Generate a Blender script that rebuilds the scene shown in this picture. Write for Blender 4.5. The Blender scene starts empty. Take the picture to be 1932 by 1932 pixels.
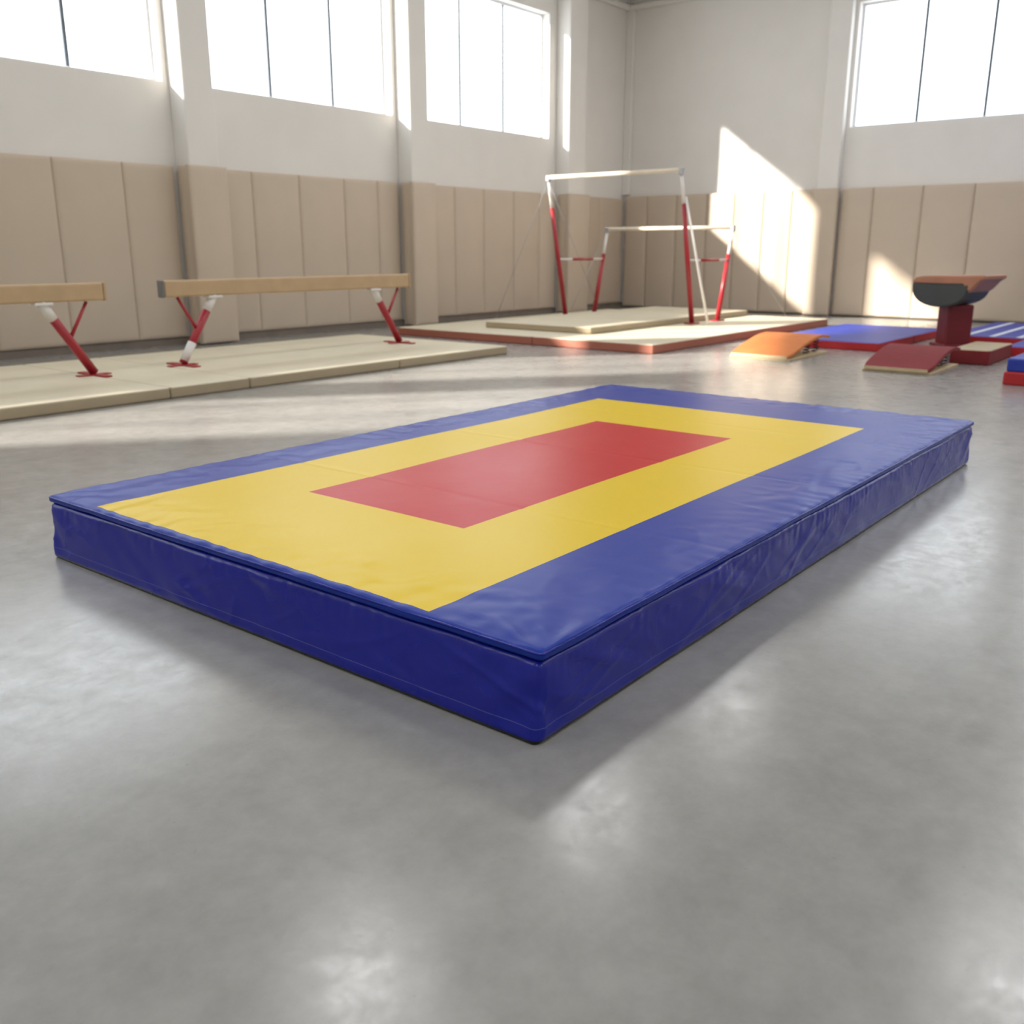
import bpy, bmesh, math, random
from mathutils import Vector, Matrix, noise
random.seed(4)
scene=bpy.context.scene
COL=scene.collection
scene.view_settings.view_transform='Standard'
scene.view_settings.look='None'
scene.view_settings.exposure=0.0

# ------------------------------------------------------------------ materials
def lin(c):
    return tuple(((x/255)/12.92 if x/255<=0.04045 else ((x/255+0.055)/1.055)**2.4) for x in c)+(1.0,)
def base_mat(name):
    m=bpy.data.materials.new(name); m.use_nodes=True
    nt=m.node_tree; b=nt.nodes['Principled BSDF']
    return m,nt,b
def N(nt,t,**k):
    n=nt.nodes.new(t)
    for a,v in k.items(): setattr(n,a,v)
    return n
def simple(name,rgb,rough=0.5,var=0.06,scale=6.0,bump=0.0,bscale=60,metal=0.0,spec=0.5):
    m,nt,b=base_mat(name)
    tc=N(nt,'ShaderNodeTexCoord')
    nz=N(nt,'ShaderNodeTexNoise'); nz.inputs['Scale'].default_value=scale; nz.inputs['Detail'].default_value=4
    nt.links.new(tc.outputs['Object'],nz.inputs['Vector'])
    r=N(nt,'ShaderNodeValToRGB')
    c=lin(rgb)
    r.color_ramp.elements[0].position=0.3; r.color_ramp.elements[1].position=0.7
    r.color_ramp.elements[0].color=tuple(x*(1-var) for x in c[:3])+(1,)
    r.color_ramp.elements[1].color=tuple(min(1,x*(1+var)) for x in c[:3])+(1,)
    nt.links.new(nz.outputs['Fac'],r.inputs['Fac']); nt.links.new(r.outputs['Color'],b.inputs['Base Color'])
    b.inputs['Roughness'].default_value=rough; b.inputs['Metallic'].default_value=metal
    b.inputs['Specular IOR Level'].default_value=spec
    if bump:
        n2=N(nt,'ShaderNodeTexNoise'); n2.inputs['Scale'].default_value=bscale; n2.inputs['Detail'].default_value=3
        nt.links.new(tc.outputs['Object'],n2.inputs['Vector'])
        bp=N(nt,'ShaderNodeBump'); bp.inputs['Strength'].default_value=bump; bp.inputs['Distance'].default_value=0.01
        nt.links.new(n2.outputs['Fac'],bp.inputs['Height']); nt.links.new(bp.outputs['Normal'],b.inputs['Normal'])
    return m

M_wall=simple('painted_plaster',(230,227,222),0.7,0.02,1.5)
M_ceil=simple('ceiling_paint',(235,234,232),0.8,0.01,1.0)
M_pad=simple('beige_vinyl',(198,182,163),0.5,0.04,1.2,0.15,5)
M_base=simple('taupe_rubber',(122,112,102),0.7,0.1,4)
M_frame=simple('grey_metal_frame',(96,106,116),0.4,0.03,3)
M_jamb=simple('white_frame',(225,228,232),0.5,0.02,3)
M_wood=simple('tan_suede',(184,156,120),0.6,0.06,5,0.1,40)
M_rail=simple('pale_wood_rail',(226,214,194),0.45,0.05,8)
M_red=simple('red_enamel',(158,34,44),0.35,0.06,5)
M_white=simple('white_enamel',(222,218,214),0.35,0.03,5)
M_cap=simple('grey_plastic',(112,110,108),0.5,0.05,5)
M_cream=simple('cream_vinyl',(206,197,173),0.55,0.05,1.5,0.2,4)
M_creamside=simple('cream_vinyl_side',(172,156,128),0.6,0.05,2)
M_brick=simple('terracotta_vinyl',(166,100,80),0.6,0.05,2)
M_bluemat=simple('blue_vinyl',(36,56,158),0.45,0.05,2)
M_redmat=simple('red_vinyl',(180,36,40),0.5,0.05,2)
M_stripe=simple('white_line',(215,220,232),0.5,0.02,2)
M_maroon=simple('maroon_carpet',(122,30,36),0.8,0.08,6,0.2,80)
M_orange=simple('orange_carpet',(200,118,60),0.75,0.06,6,0.2,80)
M_ply=simple('plywood',(204,182,144),0.55,0.06,6)
M_vtop=simple('rust_leather',(172,116,88),0.5,0.06,4)
M_vside=simple('charcoal_leather',(64,68,66),0.6,0.05,4)
M_vpost=simple('dark_red_padding',(112,24,32),0.55,0.05,4)
M_steel=simple('steel_cable',(170,170,172),0.35,0.02,4,metal=0.6)
M_black=simple('black_steel',(24,24,26),0.4,0.05,4)

def concrete():
    m,nt,b=base_mat('polished_concrete')
    tc=N(nt,'ShaderNodeTexCoord')
    def nz(s,d,rough=0.6,dist=0.0):
        n=N(nt,'ShaderNodeTexNoise'); n.inputs['Scale'].default_value=s; n.inputs['Detail'].default_value=d
        n.inputs['Roughness'].default_value=rough; n.inputs['Distortion'].default_value=dist
        nt.links.new(tc.outputs['Object'],n.inputs['Vector']); return n
    big=nz(0.8,5,0.55,0.0); mid=nz(5,10,0.74,0.1); fine=nz(60,5,0.7)
    mx=N(nt,'ShaderNodeMix',data_type='FLOAT'); mx.inputs[0].default_value=0.5
    nt.links.new(big.outputs['Fac'],mx.inputs[2]); nt.links.new(mid.outputs['Fac'],mx.inputs[3])
    r=N(nt,'ShaderNodeValToRGB'); e=r.color_ramp.elements
    e[0].position=0.32; e[0].color=lin((130,129,126))
    e[1].position=0.68; e[1].color=lin((160,159,155))
    nt.links.new(mx.outputs[0],r.inputs['Fac'])
    # sparse tiny dark pits and scuffs
    v=nz(30,6,0.70,0.3)
    r2=N(nt,'ShaderNodeValToRGB'); r2.color_ramp.elements[0].position=0.24; r2.color_ramp.elements[0].color=(0.45,0.45,0.44,1)
    r2.color_ramp.elements[1].position=0.34; r2.color_ramp.elements[1].color=(1,1,1,1)
    nt.links.new(v.outputs['Fac'],r2.inputs['Fac'])
    mm=N(nt,'ShaderNodeMix',data_type='RGBA',blend_type='MULTIPLY'); mm.inputs[0].default_value=0.6
    nt.links.new(r.outputs['Color'],mm.inputs[6]); nt.links.new(r2.outputs['Color'],mm.inputs[7])
    nt.links.new(mm.outputs[2],b.inputs['Base Color'])
    # worn polish: gloss breaks up at the scale of the trowel marks
    wr=nz(8,9,0.72,0.2)
    mr=N(nt,'ShaderNodeMapRange'); mr.inputs[1].default_value=0.36; mr.inputs[2].default_value=0.64
    mr.inputs[3].default_value=0.18; mr.inputs[4].default_value=0.27
    nt.links.new(wr.outputs['Fac'],mr.inputs[0]); nt.links.new(mr.outputs[0],b.inputs['Roughness'])
    b.inputs['Specular IOR Level'].default_value=0.8
    b.inputs['IOR'].default_value=1.55
    bp=N(nt,'ShaderNodeBump'); bp.inputs['Strength'].default_value=0.028; bp.inputs['Distance'].default_value=0.01
    ad=N(nt,'ShaderNodeMath',operation='ADD')
    nt.links.new(wr.outputs['Fac'],ad.inputs[0]); nt.links.new(fine.outputs['Fac'],ad.inputs[1])
    nt.links.new(ad.outputs[0],bp.inputs['Height']); nt.links.new(bp.outputs['Normal'],b.inputs['Normal'])
    return m
M_floor=concrete()

# ------------------------------------------------------------------ helpers
def mk(name,bm,mats,parent=None,loc=(0,0,0),rot=(0,0,0),smooth=False,**props):
    me=bpy.data.meshes.new(name); bm.normal_update(); bm.to_mesh(me); bm.free()
    if not isinstance(mats,(list,tuple)): mats=[mats]
    for m in mats: me.materials.append(m)
    if smooth:
        for p in me.polygons: p.use_smooth=True
    o=bpy.data.objects.new(name,me); COL.objects.link(o)
    o.location=loc; o.rotation_euler=rot
    if parent: o.parent=parent
    for k,v in props.items(): o[k]=v
    return o
def empty(name,label,cat,loc=(0,0,0),rot=(0,0,0),group=None):
    o=bpy.data.objects.new(name,None); COL.objects.link(o); o.location=loc; o.rotation_euler=rot
    o.empty_display_size=0.1
    o['label']=label;o['category']=cat
    if group:o['group']=group
    return o
def add_box(bm,lo,hi,bev=0.0,seg=2,mi=0):
    g=bmesh.ops.create_cube(bm,size=1.0)
    vs=g['verts']
    for v in vs:
        v.co=Vector([lo[i]+(v.co[i]+0.5)*(hi[i]-lo[i]) for i in range(3)])
    fs=set(f for v in vs for f in v.link_faces)
    for f in fs:f.material_index=mi
    if bev>0:
        es=list(set(e for v in vs for e in v.link_edges))
        r=bmesh.ops.bevel(bm,geom=es,offset=bev,segments=seg,affect='EDGES',profile=0.5)
        for f in r['faces']: f.material_index=mi
def box(lo,hi,bev=0.0,seg=2):
    bm=bmesh.new(); add_box(bm,lo,hi,bev,seg); return bm
def add_tube(bm,p,q,r1,r2=None,n=16,mi=0,caps=True):
    p=Vector(p);q=Vector(q); r2=r1 if r2 is None else r2
    d=q-p; L=d.length
    mat=Matrix.Translation((p+q)/2)@d.to_track_quat('Z','Y').to_matrix().to_4x4()
    g=bmesh.ops.create_cone(bm,cap_ends=caps,segments=n,radius1=r1,radius2=r2,depth=L,matrix=mat)
    for f in set(f for v in g['verts'] for f in v.link_faces):
        f.material_index=mi
        f.smooth=len(f.verts)==4
def tube(p,q,r1,r2=None,n=16):
    bm=bmesh.new(); add_tube(bm,p,q,r1,r2,n); return bm
def copy_thing(root,loc,label=None):
    c=root.copy(); COL.objects.link(c); c.location=loc
    if label:c['label']=label
    def rec(s,d):
        for ch in s.children:
            k=ch.copy(); COL.objects.link(k); k.parent=d; rec(ch,k)
    rec(root,c)
    return c

# ------------------------------------------------------------------ room
YW=14.0; XB=22.3; X0=-9.0; Y0=-9.0; ZC=7.6
ZS=3.98; ZT=6.62; PADT=2.76
mk('floor',box((X0,Y0,-0.2),(XB+.4,YW+.4,0)),M_floor,kind='structure')
mk('ceiling',box((X0,Y0,ZC),(XB+.4,YW+.4,ZC+.2)),M_ceil,kind='structure')
winL=[(-5.2,-1.05),(-0.2,3.95),(4.8,8.98),(9.82,13.89),(14.73,18.96)]
bm=bmesh.new()
T=0.32
add_box(bm,(X0,YW,0),(XB+.4,YW+T,ZS))
add_box(bm,(X0,YW,ZT),(XB+.4,YW+T,ZC))
xs=[X0]+[v for w in winL for v in w]+[XB+.4]
for i in range(0,len(xs),2): add_box(bm,(xs[i],YW,ZS),(xs[i+1],YW+T,ZT))
mk('wall_left',bm,M_wall,kind='structure')
winB=[(8.16,4.1),(3.3,-0.8),(-1.6,-5.6)]
ZSB=4.1
bm=bmesh.new()
add_box(bm,(XB,Y0,0),(XB+T,YW,ZSB)); add_box(bm,(XB,Y0,ZT),(XB+T,YW,ZC))
ys=[YW]+[v for w in winB for v in w]+[Y0]
for i in range(0,len(ys),2): add_box(bm,(XB,ys[i+1],ZSB),(XB+T,ys[i],ZT))
mk('wall_back',bm,M_wall,kind='structure')
mk('wall_right',box((X0,Y0-T,0),(XB+.4,Y0,ZC)),M_wall,kind='structure')
mk('wall_front',box((X0-T,Y0,0),(X0,YW,ZC)),M_wall,kind='structure')

wn=0
def win_frame(u0,u1,z0,z1,mull,axis,pos,name):
    bm=bmesh.new()
    fw=0.05
    def bx(a,b,za,zb,mi,d0=0.0,d1=0.06):
        if axis=='Y': add_box(bm,(a,pos+d0,za),(b,pos+d1,zb),mi=mi)
        else: add_box(bm,(pos+d0,a,za),(pos+d1,b,zb),mi=mi)
    bx(u0,u0+fw,z0,z1,0); bx(u1-fw,u1,z0,z1,0); bx(u0+fw,u1-fw,z0,z0+fw,0); bx(u0+fw,u1-fw,z1-fw,z1,0)
    for m in mull: bx(m-0.028,m+0.028,z0+fw,z1-fw,1,0.01,0.05)
    mk(name,bm,[M_jamb,M_frame],kind='structure')
for (a,b),mu in zip(winL,[None,None,(6.2,7.62),(11.2,12.6),(16.12,17.55)]):
    if mu is None: mu=(a+(b-a)/3,a+2*(b-a)/3)
    wn+=1; win_frame(a,b,ZS,ZT,mu,'Y',YW+0.2,'window_%d'%wn)
for (b,a) in winB:
    wn+=1; win_frame(a,b,ZSB,ZT,(a+(b-a)/3,a+2*(b-a)/3),'X',XB+0.2,'window_%d'%wn)
# pillars
tn=0
def trim(lo,hi,m=M_wall):
    global tn; tn+=1
    mk('trim_%d'%tn,box(lo,hi,0.015,1),m,kind='structure')
pillars=[(-0.95,-0.35),(4.1,4.65),(9.08,9.62),(14.0,14.5),(19.25,19.95)]
for a,b in pillars: trim((a,13.62,0),(b,YW,ZC))
trim((XB-.22,8.24,0),(XB,8.72,ZC))
trim((XB-.22,3.45,0),(XB,3.95,ZC))
trim((XB-.12,Y0,7.22),(XB,YW,7.34)); trim((X0,YW-.12,7.22),(XB-.12,YW,7.34))
trim((XB-.1,13.78,PADT+.1),(XB,YW,7.22))
mk('base_strip_left',box((X0,YW-.06,0),(XB,YW,0.12)),M_base,kind='structure')  # taupe strip along the foot of the left wall, below the pads
mk('baseboard_back',box((XB-.06,Y0,0),(XB,YW-.06,0.03)),M_base,kind='structure')

# ------------------------------------------------------------------ wall pads
def pad_mesh(w,h,t):
    """puffy upholstered panel, local: x across 0..w, y out to -t, z 0..h"""
    bm=bmesh.new(); nx,nz=10,20; R=0.075
    def dep(d):
        return min(1,max(0,1-(1-min(d,R)/R)**2.2))**0.5
    g=[]
    def dist(n,L):
        s=[0,0.008,0.02,0.045,0.075]; m=n-8
        return s+[0.075+(L-0.15)*(k+1)/(m+1) for k in range(m)]+[L-0.075,L-0.045,L-0.02,L-0.008,L]
    X=dist(nx+2,w); Z=dist(nz,h)
    for z in Z:
        row=[]
        for x in X:
            d=min(x,w-x,z,h-z)
            y=-t*(0.74+0.26*dep(d))-0.02*math.sin(math.pi*x/w)*math.sin(math.pi*z/h)**0.4
            row.append(bm.verts.new((x,y,z)))
        g.append(row)
    for j in range(len(Z)-1):
        for i in range(len(X)-1):
            bm.faces.new((g[j][i],g[j][i+1],g[j+1][i+1],g[j+1][i]))
    bk=[bm.verts.new((x,0,z)) for x,z in ((0,0),(w,0),(w,h),(0,h))]
    bm.faces.new(bk[::-1])
    bm.faces.new([g[0][i] for i in range(len(X))][::-1]+[bk[0],bk[1]])
    bm.faces.new([g[-1][i] for i in range(len(X))]+[bk[2],bk[3]])
    bm.faces.new([g[j][0] for j in range(len(Z))]+[bk[3],bk[0]])
    bm.faces.new([g[j][-1] for j in range(len(Z))][::-1]+[bk[1],bk[2]])
    bmesh.ops.recalc_face_normals(bm,faces=bm.faces[:])
    return bm
def wall_pad(x0,y0,w,rotz,z0=0.12,t=0.1,h=None,lab="tall beige vinyl wall pad fixed along the gym wall"):
    h=(PADT-z0) if h is None else h
    o=mk('wall_pad',pad_mesh(w-0.001,h,t),M_pad,loc=(x0,y0,z0),rot=(0,0,rotz),smooth=False)
    for p in o.data.polygons: p.use_smooth=len(p.vertices)==4
    o['label']=lab;o['category']='wall pad';o['group']='beige pads lining the gym walls'
def run(a,b,divs):
    e=[a]+[d for d in divs if a+0.1<d<b-0.1]+[b]
    for i in range(len(e)-1): wall_pad(e[i],YW,e[i+1]-e[i],0)
run(4.75,8.99,[5.0,6.0,7.05,8.12])
run(9.7,13.91,[10.45,11.45,12.5,13.35])
run(14.58,19.16,[15.55,16.5,17.55,18.5])
run(20.03,22.15,[21.1])
plab="beige vinyl pad wrapped on a wall pillar"
for a,b in pillars[1:]:
    wall_pad(a-0.08,13.62,b-a+0.16,0,z0=0.02,t=0.1,h=PADT-.02,lab=plab)
    wall_pad(a,13.88,0.255,-math.pi/2,z0=0.02,t=0.06,h=PADT-.02,lab="narrow beige vinyl pad on the side of a pillar")
def runB(a,b,divs):
    e=[a]+[d for d in divs if b+0.1<d<a-0.1]+[b]
    for i in range(len(e)-1):
        wall_pad(XB,e[i],e[i]-e[i+1],-math.pi/2,z0=0.03,t=0.14,h=2.79)
runB(13.86,8.8,[13.2,12.35,11.5,10.75,10.0,9.3])
wall_pad(XB-.22,8.78,0.6,-math.pi/2,z0=0.02,t=0.1,h=2.80,lab=plab)
runB(8.16,4.02,[7.45,6.4,5.37])
wall_pad(XB-.22,4.0,0.6,-math.pi/2,z0=0.02,t=0.1,h=2.80,lab=plab)
runB(3.38,-0.8,[2.3,1.2,0.2])

# ------------------------------------------------------------------ main mat
def main_mat():
    X1,X2,Y1,Y2=2.17,7.42,1.61,4.73
    cx,cy=(X1+X2)/2,(Y1+Y2)/2; L=X2-X1; W=Y2-Y1; Hh=0.3
    root=empty('crash_mat','large thick gymnastics crash mat with blue border, yellow and red rectangles','gym mat',(cx,cy,0))
    def vinyl(name,rough,panels):
        m,nt,b=base_mat(name)
        tc=N(nt,'ShaderNodeTexCoord'); sp=N(nt,'ShaderNodeSeparateXYZ'); nt.links.new(tc.outputs['Object'],sp.inputs[0])
        def within(sock,a,c_):
            g=N(nt,'ShaderNodeMath',operation='GREATER_THAN'); g.inputs[1].default_value=a; nt.links.new(sock,g.inputs[0])
            l=N(nt,'ShaderNodeMath',operation='LESS_THAN'); l.inputs[1].default_value=c_; nt.links.new(sock,l.inputs[0])
            mu=N(nt,'ShaderNodeMath',operation='MULTIPLY'); nt.links.new(g.outputs[0],mu.inputs[0]); nt.links.new(l.outputs[0],mu.inputs[1]); return mu
        nz=N(nt,'ShaderNodeTexNoise'); nz.inputs['Scale'].default_value=1.5; nz.inputs['Detail'].default_value=3
        nt.links.new(tc.outputs['Object'],nz.inputs['Vector'])
        col=N(nt,'ShaderNodeRGB'); 
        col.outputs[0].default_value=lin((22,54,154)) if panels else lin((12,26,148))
        cur=col.outputs[0]
        if panels:
            for (xa,xb,ya,yb,rgb) in ((2.205-cx,6.585-cx,2.12-cy,4.32-cy,(230,196,0)),(3.035-cx,5.70-cx,2.69-cy,3.75-cy,(196,4,20))):
                a=within(sp.outputs['X'],xa,xb); c2=within(sp.outputs['Y'],ya,yb)
                mu=N(nt,'ShaderNodeMath',operation='MULTIPLY'); nt.links.new(a.outputs[0],mu.inputs[0]); nt.links.new(c2.outputs[0],mu.inputs[1])
                mx=N(nt,'ShaderNodeMix',data_type='RGBA'); nt.links.new(mu.outputs[0],mx.inputs[0]); nt.links.new(cur,mx.inputs[6]); mx.inputs[7].default_value=lin(rgb); cur=mx.outputs[2]
        else:
            a=within(sp.outputs['Z'],0.050,0.0535)
            mx=N(nt,'ShaderNodeMix',data_type='RGBA'); nt.links.new(a.outputs[0],mx.inputs[0]); nt.links.new(cur,mx.inputs[6]); mx.inputs[7].default_value=lin((74,80,165)); cur=mx.outputs[2]
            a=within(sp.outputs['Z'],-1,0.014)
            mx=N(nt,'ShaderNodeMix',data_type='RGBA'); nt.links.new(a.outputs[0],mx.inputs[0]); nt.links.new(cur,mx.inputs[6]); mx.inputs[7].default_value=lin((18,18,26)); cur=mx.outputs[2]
        nt.links.new(cur,b.inputs['Base Color'])
        b.inputs['Specular IOR Level'].default_value=0.2 if panels else 0.45
        mr=N(nt,'ShaderNodeMapRange'); mr.inputs[3].default_value=rough-0.05; mr.inputs[4].default_value=rough+0.07
        nt.links.new(nz.outputs['Fac'],mr.inputs[0]); nt.links.new(mr.outputs[0],b.inputs['Roughness'])
        n2=N(nt,'ShaderNodeTexNoise'); n2.inputs['Scale'].default_value=5; n2.inputs['Detail'].default_value=2; n2.inputs['Distortion'].default_value=0.6
        n3=N(nt,'ShaderNodeTexNoise'); n3.inputs['Scale'].default_value=350; n3.inputs['Detail'].default_value=1
        nt.links.new(tc.outputs['Object'],n2.inputs['Vector']); nt.links.new(tc.outputs['Object'],n3.inputs['Vector'])
        b1=N(nt,'ShaderNodeBump'); b1.inputs['Strength'].default_value=0.12; b1.inputs['Distance'].default_value=0.012
        b2=N(nt,'ShaderNodeBump'); b2.inputs['Strength'].default_value=0.04; b2.inputs['Distance'].default_value=0.002
        nt.links.new(n2.outputs['Fac'],b1.inputs['Height']); nt.links.new(n3.outputs['Fac'],b2.inputs['Height'])
        nt.links.new(b1.outputs['Normal'],b2.inputs['Normal']); nt.links.new(b2.outputs['Normal'],b.inputs['Normal'])
        return m
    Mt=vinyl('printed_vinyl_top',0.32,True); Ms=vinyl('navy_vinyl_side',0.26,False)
    # ---- top cover
    bm=bmesh.new(); hx,hy=L/2,W/2
    def seq(h,step):
        n=int(2*(h-0.06)/step); s=[-h,-h+0.004,-h+0.010,-h+0.02,-h+0.035,-h+0.06]
        s+=[-h+0.06+(2*h-0.12)*k/n for k in range(1,n)]
        s+=[h-0.06,h-0.035,h-0.02,h-0.010,h-0.004,h]; return s
    XS=seq(hx,0.018); YS=seq(hy,0.018)
    def ztop(x,y):
        dx=hx-abs(x); dy=hy-abs(y); d=min(dx,dy)
        z=Hh
        if d<0.02: z-=0.007*(1-d/0.02)**2
        s=(x if dy<dx else y)
        amp=0.0045*math.exp(-d/0.14)
        z+=amp*noise.noise(Vector((s*14+ (3 if dy<dx else 40),d*3,1.7)))*1.3
        amp2=0.007*math.exp(-((d-0.16)/0.14)**2)
        z+=amp2*noise.noise(Vector((x*2.2+y*1.2,y*5-x*2.0,4.1)))
        z+=0.0035*math.exp(-((d-0.2)/0.15)**2)*noise.noise(Vector((x*9+y*7,y*6-x*5,2.1)))
        nv=noise.noise(Vector((x*3.0+y*2.5,y*5-x*2.2,6.6)))
        z+=0.0022*max(0,1-abs(nv)*9)*math.exp(-((d-0.2)/0.17)**2)
        z+=0.005*noise.noise(Vector((x*0.8,y*0.8,9)))*min(1,d/0.3)
        cd=math.hypot(dx,dy)
        if cd<0.6:
            ang=math.atan2(dy,dx)
            z+=0.003*math.sin(ang*11+1)*math.exp(-((cd-0.2)/0.16)**2)
        z-=0.003*math.exp(-cd/0.10)
        for fx in (-1.32,0.0,1.30):
            z-=0.0022*math.exp(-((x-fx-0.01*math.sin(y*3))/0.018)**2)
        return z
    def wob(x,y):
        ox=oy=0
        if hx-abs(x)<0.03: ox=0.004*noise.noise(Vector((y*5,2,x)))
        if hy-abs(y)<0.03: oy=0.004*noise.noise(Vector((x*5,7,y)))
        return ox,oy
    g=[]
    for y in YS:
        row=[]
        for x in XS:
            ox,oy=wob(x,y)
            px,py=x,y; r=0.016
            ax=abs(x)-(hx-r); ay=abs(y)-(hy-r)
            if ax>0 and ay>0:
                m_=max(ax,ay); l_=math.hypot(ax,ay)
                k=m_/l_; ax*=k; ay*=k
                px=math.copysign(hx-r+ax,x); py=math.copysign(hy-r+ay,y)
            row.append(bm.verts.new((px+ox,py+oy,ztop(x,y))))
        g.append(row)
    nx,ny=len(XS),len(YS)
    for j in range(ny-1):
        for i in range(nx-1): bm.faces.new((g[j][i],g[j][i+1],g[j+1][i+1],g[j+1][i]))
    ring=[g[0][i] for i in range(nx)]+[g[j][-1] for j in range(1,ny)]+[g[-1][i] for i in range(nx-2,-1,-1)]+[g[j][0] for j in range(ny-2,0,-1)]
    prev=ring
    for k,(out,z) in enumerate(((0.003,0.286),(0.004,0.274),(0.001,0.268),(-0.012,0.266),(-0.03,0.266))):
        cur=[]
        for v in ring:
            ddx=hx-abs(v.co.x); ddy=hy-abs(v.co.y)
            d=Vector((math.copysign(1,v.co.x) if ddx<0.02 else 0, math.copysign(1,v.co.y) if ddy<0.02 else 0,0))
            dz=0.004*noise.noise(Vector((v.co.x*4,v.co.y*4,3)))
            cur.append(bm.verts.new((v.co.x+d.x*out,v.co.y+d.y*out,z+dz)))
        m=len(ring)
        for i in range(m): bm.faces.new((prev[i],cur[i],cur[(i+1)%m],prev[(i+1)%m]))
        prev=cur
    mk('top_cover',bm,Mt,root,smooth=True,label='blue, yellow and red printed vinyl top')
    # ---- side cover
    bm=bmesh.new()
    def perim(x1,x2,y1,y2,r):
        pts=[]
        def line(a,b):
            n=int((Vector(b)-Vector(a)).length/0.011)
            for k in range(n): 
                t=k/n; pts.append((Vector(a).lerp(Vector(b),t)))
        def arc(c,a0):
            for k in range(8):
                a=a0+math.pi/2*k/8; pts.append(Vector((c[0]+r*math.cos(a),c[1]+r*math.sin(a))))
        line((x1+r,y1),(x2-r,y1)); arc((x2-r,y1+r),-math.pi/2)
        line((x2,y1+r),(x2,y2-r)); arc((x2-r,y2-r),0)
        line((x2-r,y2),(x1+r,y2)); arc((x1+r,y2-r),math.pi/2)
        line((x1,y2-r),(x1,y1+r)); arc((x1+r,y1+r),math.pi)
        return pts
    top=perim(-hx+0.004,hx-0.004,-hy+0.004,hy-0.004,0.028)
    n=len(top)
    zs=[0.0,0.004,0.012,0.025]+[0.025+0.215*k/20 for k in range(1,21)]+[0.250,0.258,0.263,0.266]
    rows=[]
    cum=0; S=[0]
    for i in range(1,n): cum+=(top[i]-top[i-1]).length; S.append(cum)
    bx1,bx2,by1,by2=2.115-cx,7.31-cx,1.585-cy,4.655-cy
    for z in zs:
        row=[]
        t=z/0.266
        for i,p in enumerate(top):
            u=(p.x+hx)/(2*hx); v=(p.y+hy)/(2*hy)
            bx=bx1+u*(bx2-bx1); by=by1+v*(by2-by1)
            k=t**0.9
            q=Vector((bx+(p.x-bx)*k,by+(p.y-by)*k,z))
            a=top[(i-1)%n]; b=top[(i+1)%n]; tg=(b-a).normalized(); nn=Vector((tg.y,-tg.x,0))
            s=S[i]
            bulge=0.006*math.sin(math.pi*min(1,max(0,t)))**0.6
            env=math.sin(math.pi*min(1,max(0,t)))
            w=0.007*noise.noise(Vector((s*2.0,z*3,0.3)))+0.0035*noise.noise(Vector((s*7+z*10,z*5,5)))
            for (fs,sh,am,sd) in ((2.2,6,0.0060,12),(3.6,-8,0.0040,31),(7,12,0.0018,57)):
                nv=noise.noise(Vector((s*fs+z*sh,z*fs*1.2,sd)))
                msk=max(0,min(1,noise.noise(Vector((s*1.3,3,sd)))*2.5+0.6))
                w+=am*max(0,1-abs(nv)*7)*(0.3+0.7*env)*msk
            w+=0.0045*noise.noise(Vector((s*28,z*4,8)))*math.exp(-(0.26-z)/0.05)
            cdist=min(math.hypot(abs(p.x)-hx,abs(p.y)-hy),1)
            w+=0.006*math.exp(-cdist/0.22)*math.sin((cdist*26+z*30))*env
            damp=min(1,z/0.03)*min(1,(0.266-z)/0.02)
            off=bulge+w*damp
            if z<0.012: off-=0.008*(1-z/0.012)
            if z>0.250: off-=0.016*((z-0.25)/0.016)
            q+=nn*off
            row.append(bm.verts.new(q))
        rows.append(row)
    for j in range(len(zs)-1):
        for i in range(n): bm.faces.new((rows[j][i],rows[j][(i+1)%n],rows[j+1][(i+1)%n],rows[j+1][i]))
    bm.faces.new(rows[0][::-1]); bm.faces.new(rows[-1])
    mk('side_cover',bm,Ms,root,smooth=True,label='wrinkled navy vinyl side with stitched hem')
    bm=bmesh.new(); R=0.0045
    pp=perim(-hx-0.001,hx+0.001,-hy-0.001,hy+0.001,0.018)
    m=len(pp)
    rings=[]
    for i,p in enumerate(pp):
        a=pp[(i-1)%m]; b=pp[(i+1)%m]; tg=(b-a).normalized(); nn=Vector((tg.y,-tg.x,0))
        z0=0.289+0.002*noise.noise(Vector((p.x*4,p.y*4,3)))
        rings.append([bm.verts.new(Vector((p.x,p.y,z0))+nn*(R*math.cos(q))+Vector((0,0,R*math.sin(q)))) for q in [k*math.pi/3 for k in range(6)]])
    for i in range(m):
        A=rings[i];B=rings[(i+1)%m]
        for k in range(6): bm.faces.new((A[k],B[k],B[(k+1)%6],A[(k+1)%6]))
    bmesh.ops.recalc_face_normals(bm,faces=bm.faces[:])
    mk('edge_piping',bm,Ms,root,smooth=True)
    bm=bmesh.new()
    add_box(bm,(-hx+0.02,-hy+0.02,0.262),(hx-0.02,hy-0.02,0.272))
    mk('zip_tape',bm,M_black,root,label='dark zip tape under the lid')
main_mat()

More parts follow.
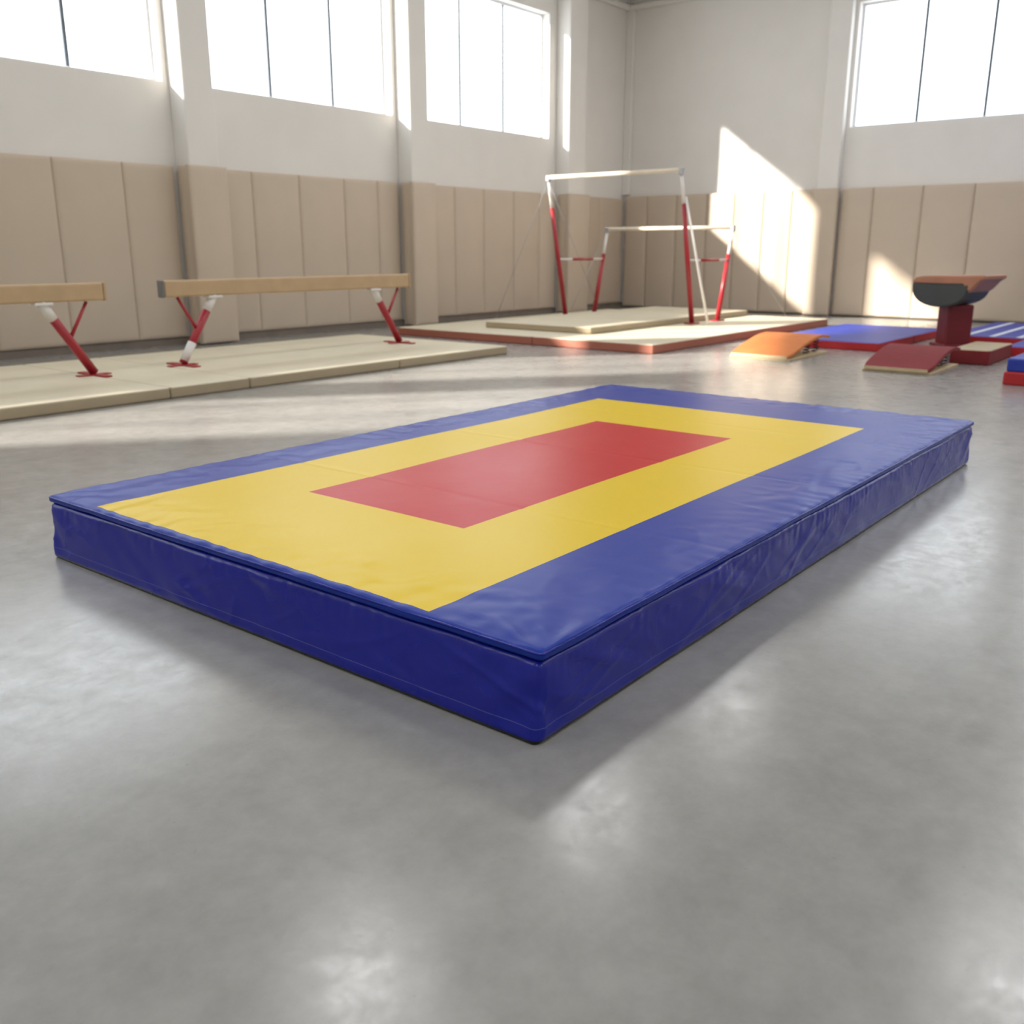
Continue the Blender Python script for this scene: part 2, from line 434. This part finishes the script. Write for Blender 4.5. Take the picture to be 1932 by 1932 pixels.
# ------------------------------------------------------------------ generic mats
def soft_mat(name,label,cat,lo,hi,mtop,mside,splits=(),axis=0,group=None,stripes=()):
    root=empty(name,label,cat,((lo[0]+hi[0])/2,(lo[1]+hi[1])/2,lo[2]),group=group)
    w,d,h=(hi[0]-lo[0])/2,(hi[1]-lo[1])/2,hi[2]-lo[2]
    edges=[-(w,d)[axis]]+[s-(root.location[axis]) for s in splits]+[(w,d)[axis]]
    bm=bmesh.new()
    for i in range(len(edges)-1):
        a=edges[i]+(0.004 if i else 0); b=edges[i+1]-(0.004 if i<len(edges)-2 else 0)
        if axis==0: l=(a,-d,0);u=(b,d,h)
        else: l=(-w,a,0);u=(w,b,h)
        add_box(bm,l,u,min(0.02,h*0.2),3,0)
    bm.normal_update()
    for f in bm.faces: f.material_index=0 if f.normal.z>0.7 else 1
    mk('mat_cover',bm,[mtop,mside],root)
    if stripes:
        bm=bmesh.new()
        for s in stripes: add_box(bm,(-w+0.05,s-root.location[1]-0.045,h-0.002),(w-0.05,s-root.location[1]+0.045,h+0.003))
        mk('white_lines',bm,M_stripe,root,label='white painted lines')
    return root
soft_mat('beam_landing_mat','long cream landing mat lying under the balance beams','gym mat',(-1.2,8.87,0),(11.05,12.1,0.12),M_cream,M_creamside,splits=(1.2,3.3,5.46,6.45,8.8),axis=0)
soft_mat('bars_base_mat','wide cream mat with terracotta sides under the uneven bars','gym mat',(12.33,7.15,0),(19.3,12.45,0.14),M_cream,M_brick,splits=(9.4,),axis=1)
soft_mat('bars_landing_mat','smaller cream mat stacked on the wide bars mat','gym mat',(13.25,8.87,0.14),(19.2,11.15,0.25),M_cream,M_creamside)
soft_mat('panel_mat','blue mat with red sides lying beside the springboards','gym mat',(14.75,4.65,0),(18.3,6.45,0.13),M_bluemat,M_redmat,splits=(16.5,))
soft_mat('panel_mat','blue mat with white stripes and red sides behind the vault','gym mat',(17.0,1.4,0),(20.6,4.3,0.13),M_bluemat,M_redmat,stripes=(4.0,3.6,3.2,2.8,2.4,2.0))
soft_mat('panel_mat','blue mat with red sides lying beside the vault','gym mat',(15.35,0.9,0),(16.8,3.05,0.14),M_bluemat,M_redmat)
soft_mat('vault_step_mat','small dark red block mat with cream top near the vault','gym mat',(13.85,2.92,0),(15.2,3.42,0.2),M_creamside,M_maroon)
soft_mat('folded_mat','red folded mat lying on the floor under a blue one','gym mat',(12.0,0.7,0),(13.6,2.36,0.15),M_redmat,M_redmat,group='stacked folded mats')
soft_mat('folded_mat','blue folded mat stacked on a red one','gym mat',(12.02,0.7,0.15),(13.6,2.34,0.30),M_bluemat,M_bluemat,group='stacked folded mats')

# ------------------------------------------------------------------ balance beams
def beam():
    xa,xb=6.42,10.59; cx=(xa+xb)/2
    root=empty('balance_beam','tan padded balance beam on red and white slanted legs','balance beam',(cx,10.45,0.12),group='balance beams on the cream mat')
    zt,zb=1.02,0.825
    hl=(xb-xa)/2
    mk('beam_body',box((-hl+0.03,-0.06,zb),(hl-0.03,0.06,zt),0.025,4),M_wood,root)
    for sx in (-1,1):
        a,b=sorted((sx*hl,sx*(hl-0.03)))
        mk('end_cap',box((a,-0.062,zb-0.004),(b,0.062,zt+0.004),0.012,2),M_cap if sx<0 else M_wood,root,label='flat end cap of the beam')
        top=Vector((sx*(hl-0.72),0,zb-0.01)); foot=Vector((sx*(hl-0.22),0,0.03))
        d=foot-top
        leg=mk('leg',tube(top+d*0.18,foot,0.050,0.050,20),M_red,root,label='slanted red telescopic leg')
        mk('leg_collar',tube(top-d*0.02,top+d*0.22,0.056,0.05,20),M_white,leg,label='white upper sleeve')
        if sx<0: mk('leg_sleeve',tube(top+d*0.70,top+d*0.97,0.053,0.053,20),M_white,leg,label='white lower sleeve')
        j=top+d*0.52
        mk('brace',tube(j,(sx*(hl-0.22),0,zb-0.01),0.022,0.018,12),M_red,root,label='thin red diagonal brace')
        bm=bmesh.new(); add_box(bm,(top.x-0.10,-0.07,zb-0.03),(top.x+0.10,0.07,zb+0.002),0.006,1)
        mk('bracket',bm,M_white,root)
        bm=bmesh.new(); add_box(bm,(foot.x-0.05,-0.30,0.0),(foot.x+0.05,0.30,0.018),0.006,1); add_box(bm,(foot.x-0.20,-0.05,0.0),(foot.x+0.18,0.05,0.014),0.004,1)
        mk('foot_plate',bm,M_red,root,label='flat red cross-shaped foot plate')
    return root
b1=beam()
copy_thing(b1,(b1.location.x-4.89,10.42,0.12))

# ------------------------------------------------------------------ uneven bars
def bars():
    root=empty('uneven_bars','uneven bars with pale wooden rails on red and white uprights','uneven bars',(16.8,10.1,0.14))
    O=root.location
    def P(x,y,z): return Vector((x,y,z))-O
    YR,YL=8.64,11.55
    hi_z,lo_z=2.84,1.91
    def rail(name,x,z):
        bm=bmesh.new()
        add_tube(bm,P(x,YR-0.02,z),P(x,YL+0.02,z),0.038,0.038,20)
        o=mk(name,bm,M_rail,root,label='pale wooden rail'); return o
    rail('high_rail',15.65,hi_z); rail('low_rail',17.8,lo_z)
    for (xt,zt,xf) in ((15.65,hi_z,16.3),(17.8,lo_z,17.35)):
        for y in (YR,YL):
            f=P(xf,y,0.158);t=P(xt,y,zt-0.03);d=t-f
            k=0.80 if zt>2.5 else 0.72
            leg=mk('leg',tube(f,f+d*k,0.048,0.042,18),M_red,root,label='red upright tube')
            mk('extension_tube',tube(f+d*(k-0.02),f+d*0.985,0.032,0.028,18),M_white,leg,label='white telescopic tube')
            bm=bmesh.new(); add_box(bm,t-Vector((0.04,0.04,0.05)),t+Vector((0.04,0.04,0.07)),0.01,1)
            mk('rail_clamp',bm,M_steel,leg,label='steel rail clamp')
            bm=bmesh.new(); fz=Vector((f.x,f.y,0.001)); add_box(bm,fz+Vector((-0.15,-0.09,0)),fz+Vector((0.15,0.09,0.025)),0.008,1)
            mk('foot_plate',bm,M_red,leg)
    for y in (YR,YL):
        a=P(15.99,y,1.30); b=P(17.67,y,1.30)
        o=mk('cross_brace',tube(a+Vector((0.03,0,0)),b-Vector((0.03,0,0)),0.022,0.022,12),M_white,root,label='white and red connecting tube')
        mk('brace_sleeve',tube(a.lerp(b,0.3),a.lerp(b,0.75),0.027,0.027,12),M_red,o,label='red sleeve')
    mk('stay_tube',tube(P(15.78,YR-0.03,2.40),P(16.1,8.20,0.165),0.024,0.024,12),M_white,root,label='slim white stay tube')
    for p,q in ((P(15.65,YL,hi_z-.05),P(15.0,12.35,0.15)),(P(17.8,YR,lo_z-.05),P(19.1,7.95,0.15)),(P(15.65,YL,hi_z-.05),P(17.5,YL,0.3)),(P(17.8,YL,lo_z),P(16.5,YL,0.3)) ):
        mk('cable',tube(p,q,0.006,0.006,6),M_steel,root,label='thin steel tension cable')
bars()

# ------------------------------------------------------------------ springboards
def springboard(loc,L,W,Hs,mtop,label):
    root=empty('springboard',label,'springboard',loc,group='springboards on the floor')
    bm=bmesh.new(); add_box(bm,(0,-W/2,0),(L,W/2,0.028),0.006,2)
    mk('base_board',bm,M_ply,root,label='pale plywood base board')
    n=28; th=0.04
    def zc(t): return 0.028+ (Hs-0.028-th)*math.sin(min(1,t*1.15)*math.pi/2)**1.1 - 0.03*max(0,t-0.8)/0.2
    bm=bmesh.new(); up=[];dn=[]
    for i in range(n+1):
        t=i/n; x=-0.02+t*(L+0.04); z=zc(t)
        w=W/2-(0.03*(1-min(1,t*8)))
        up.append([bm.verts.new((x,s*w,z+th)) for s in (-1,-0.97,0.97,1)])
        for k in (0,3): up[-1][k].co.z-=0.008
        dn.append([bm.verts.new((x,s*w,z)) for s in (-1,1)])
    for i in range(n):
        for k in range(3): bm.faces.new((up[i][k],up[i+1][k],up[i+1][k+1],up[i][k+1])).material_index=0
        bm.faces.new((dn[i][0],dn[i][1],dn[i+1][1],dn[i+1][0])).material_index=1
        bm.faces.new((dn[i][0],dn[i+1][0],up[i+1][0],up[i][0])).material_index=0
        bm.faces.new((up[i][3],up[i+1][3],dn[i+1][1],dn[i][1])).material_index=0
    for i in (0,n): bm.faces.new((up[i][0],up[i][1],up[i][2],up[i][3],dn[i][1],dn[i][0])).material_index=1
    bmesh.ops.recalc_face_normals(bm,faces=bm.faces[:])
    mk('deck',bm,[mtop,M_ply],root,smooth=False,label='curved carpeted deck')
    for (sx,sy) in ((0.62,-1),(0.62,1),(0.85,-1),(0.85,1)):
        bm=bmesh.new(); h=zc(sx)-0.02-0.0; c=Vector((sx*L,sy*(W/2-0.12),0.026))
        turns=5;m=turns*12; pr=None
        for k in range(m+1):
            a=k/12*2*math.pi; p=c+Vector((0.045*math.cos(a),0.045*math.sin(a),h*k/m))
            if pr is not None: add_tube(bm,pr,p,0.007,0.007,6,caps=False)
            pr=p
        mk('spring',bm,M_black,root,label='black coil spring')
    return root
springboard((12.72,5.66,0),1.45,0.90,0.29,M_orange,'springboard with orange carpeted curved deck on plywood base')
springboard((12.35,3.66,0),1.28,0.84,0.27,M_maroon,'springboard with dark red carpeted deck near the vault')

# ------------------------------------------------------------------ vault table
def vault():
    root=empty('vaulting_table','vaulting table with rust top, charcoal body and dark red padded post','vaulting table',(16.35,4.02,0),(0,0,math.radians(-8)))
    W=0.44
    def extrude(prof,x0,x1,bev):
        bm=bmesh.new()
        A=[bm.verts.new((x0,y,z)) for y,z in prof]; B=[bm.verts.new((x1,y,z)) for y,z in prof]
        n=len(prof)
        fa=bm.faces.new(A); fb=bm.faces.new(B[::-1])
        for i in range(n): bm.faces.new((A[i],B[i],B[(i+1)%n],A[(i+1)%n]))
        bmesh.ops.recalc_face_normals(bm,faces=bm.faces[:])
        es=[e for e in bm.edges if (e in fa.edges or e in fb.edges)]
        bmesh.ops.bevel(bm,geom=es,offset=bev,segments=3,affect='EDGES',clamp_overlap=True)
        return bm
    top=[(0.55,0.985),(0.55,1.02),(0.51,1.07),(0.40,1.095),(0.18,1.10),(-0.2,1.105),(-0.40,1.112),(-0.52,1.12),(-0.545,1.105),(-0.54,1.06),(-0.50,1.04),(-0.46,1.01),(-0.42,0.96),(-0.37,0.90),(-0.32,0.86),(-0.28,0.90),(-0.22,0.975),(0.1,0.97)]
    mk('table_top',extrude(top,-W,W,0.02),M_vtop,root,label='rust leather top with curved tongue')
    body=[(0.545,0.985)]
    for k in range(0,17):
        a=math.pi*k/16
        body.append((0.11+0.435*math.cos(a), 0.93-0.30*math.sin(a)**0.85))
    body+=[(-0.325,0.985)]
    mk('table_body',extrude(body,-W-0.01,W-0.02,0.02),M_vside,root,label='charcoal rounded padded body')
    p=bmesh.new(); add_box(p,(-0.2,-0.2,0.0),(0.2,0.2,0.66),0.03,3)
    mk('post',p,M_vpost,root,rot=(0,0,math.radians(44)),label='dark red padded square post')
    p=bmesh.new(); add_box(p,(-0.3,-0.25,0.0),(0.3,0.25,0.05),0.015,2)
    mk('base_plate',p,M_vpost,root,rot=(0,0,math.radians(44)))
vault()

# ------------------------------------------------------------------ light
w=bpy.data.worlds.new('sky'); scene.world=w; w.use_nodes=True
bg=w.node_tree.nodes['Background']; bg.inputs[0].default_value=(0.90,0.955,1.0,1); bg.inputs[1].default_value=3.6
sun=bpy.data.lights.new('sun','SUN'); sun.energy=14.0; sun.angle=math.radians(1.8); sun.color=(1.0,0.93,0.83)
so=bpy.data.objects.new('sun',sun); COL.objects.link(so)
so.rotation_euler=Vector((3.5,-2.73,-2.05)).to_track_quat('-Z','Y').to_euler()
def area(name,loc,direction,sx,sy,energy,col=(1,1,1),portal=False):
    l=bpy.data.lights.new(name,'AREA'); l.shape='RECTANGLE'; l.size=sx; l.size_y=sy; l.energy=energy; l.color=col
    if portal: l.cycles.is_portal=True
    o=bpy.data.objects.new(name,l); COL.objects.link(o); o.location=loc
    o.rotation_euler=Vector(direction).to_track_quat('-Z','Y').to_euler(); return o
for a,b in winL: area('window_portal',((a+b)/2,YW+.3,(ZS+ZT)/2),(0,-1,0),b-a,ZT-ZS,1,portal=True)
for b,a in winB: area('window_portal',(XB+.3,(a+b)/2,(ZSB+ZT)/2),(-1,0,0),b-a,ZT-ZSB,1,portal=True)
for x in (-3.6,1.5,6.6,11.7,16.8):
    for y in (-5.2,1.2,7.65):  # lowest-x and lowest-y rows are added for diffuse fill; others follow floor glints
        area('ceiling_light',(x,y,ZC-0.05),(0,0,-1),1.2,1.2,66,(0.99,0.99,1.0))

# ------------------------------------------------------------------ camera
f=1785.0; th=math.atan(496/f); az=math.atan2(1474,math.sqrt(f*f+496*496))
cam=bpy.data.cameras.new('camera'); co=bpy.data.objects.new('camera',cam); COL.objects.link(co)
co.location=(0,0,1.5); cam.sensor_width=36; cam.lens=36*f/1932
co.rotation_euler=(math.pi/2-th,0,az-math.pi/2)
cam.dof.use_dof=True; cam.dof.focus_distance=3.6; cam.dof.aperture_fstop=2.8
cam.clip_end=200
scene.camera=co
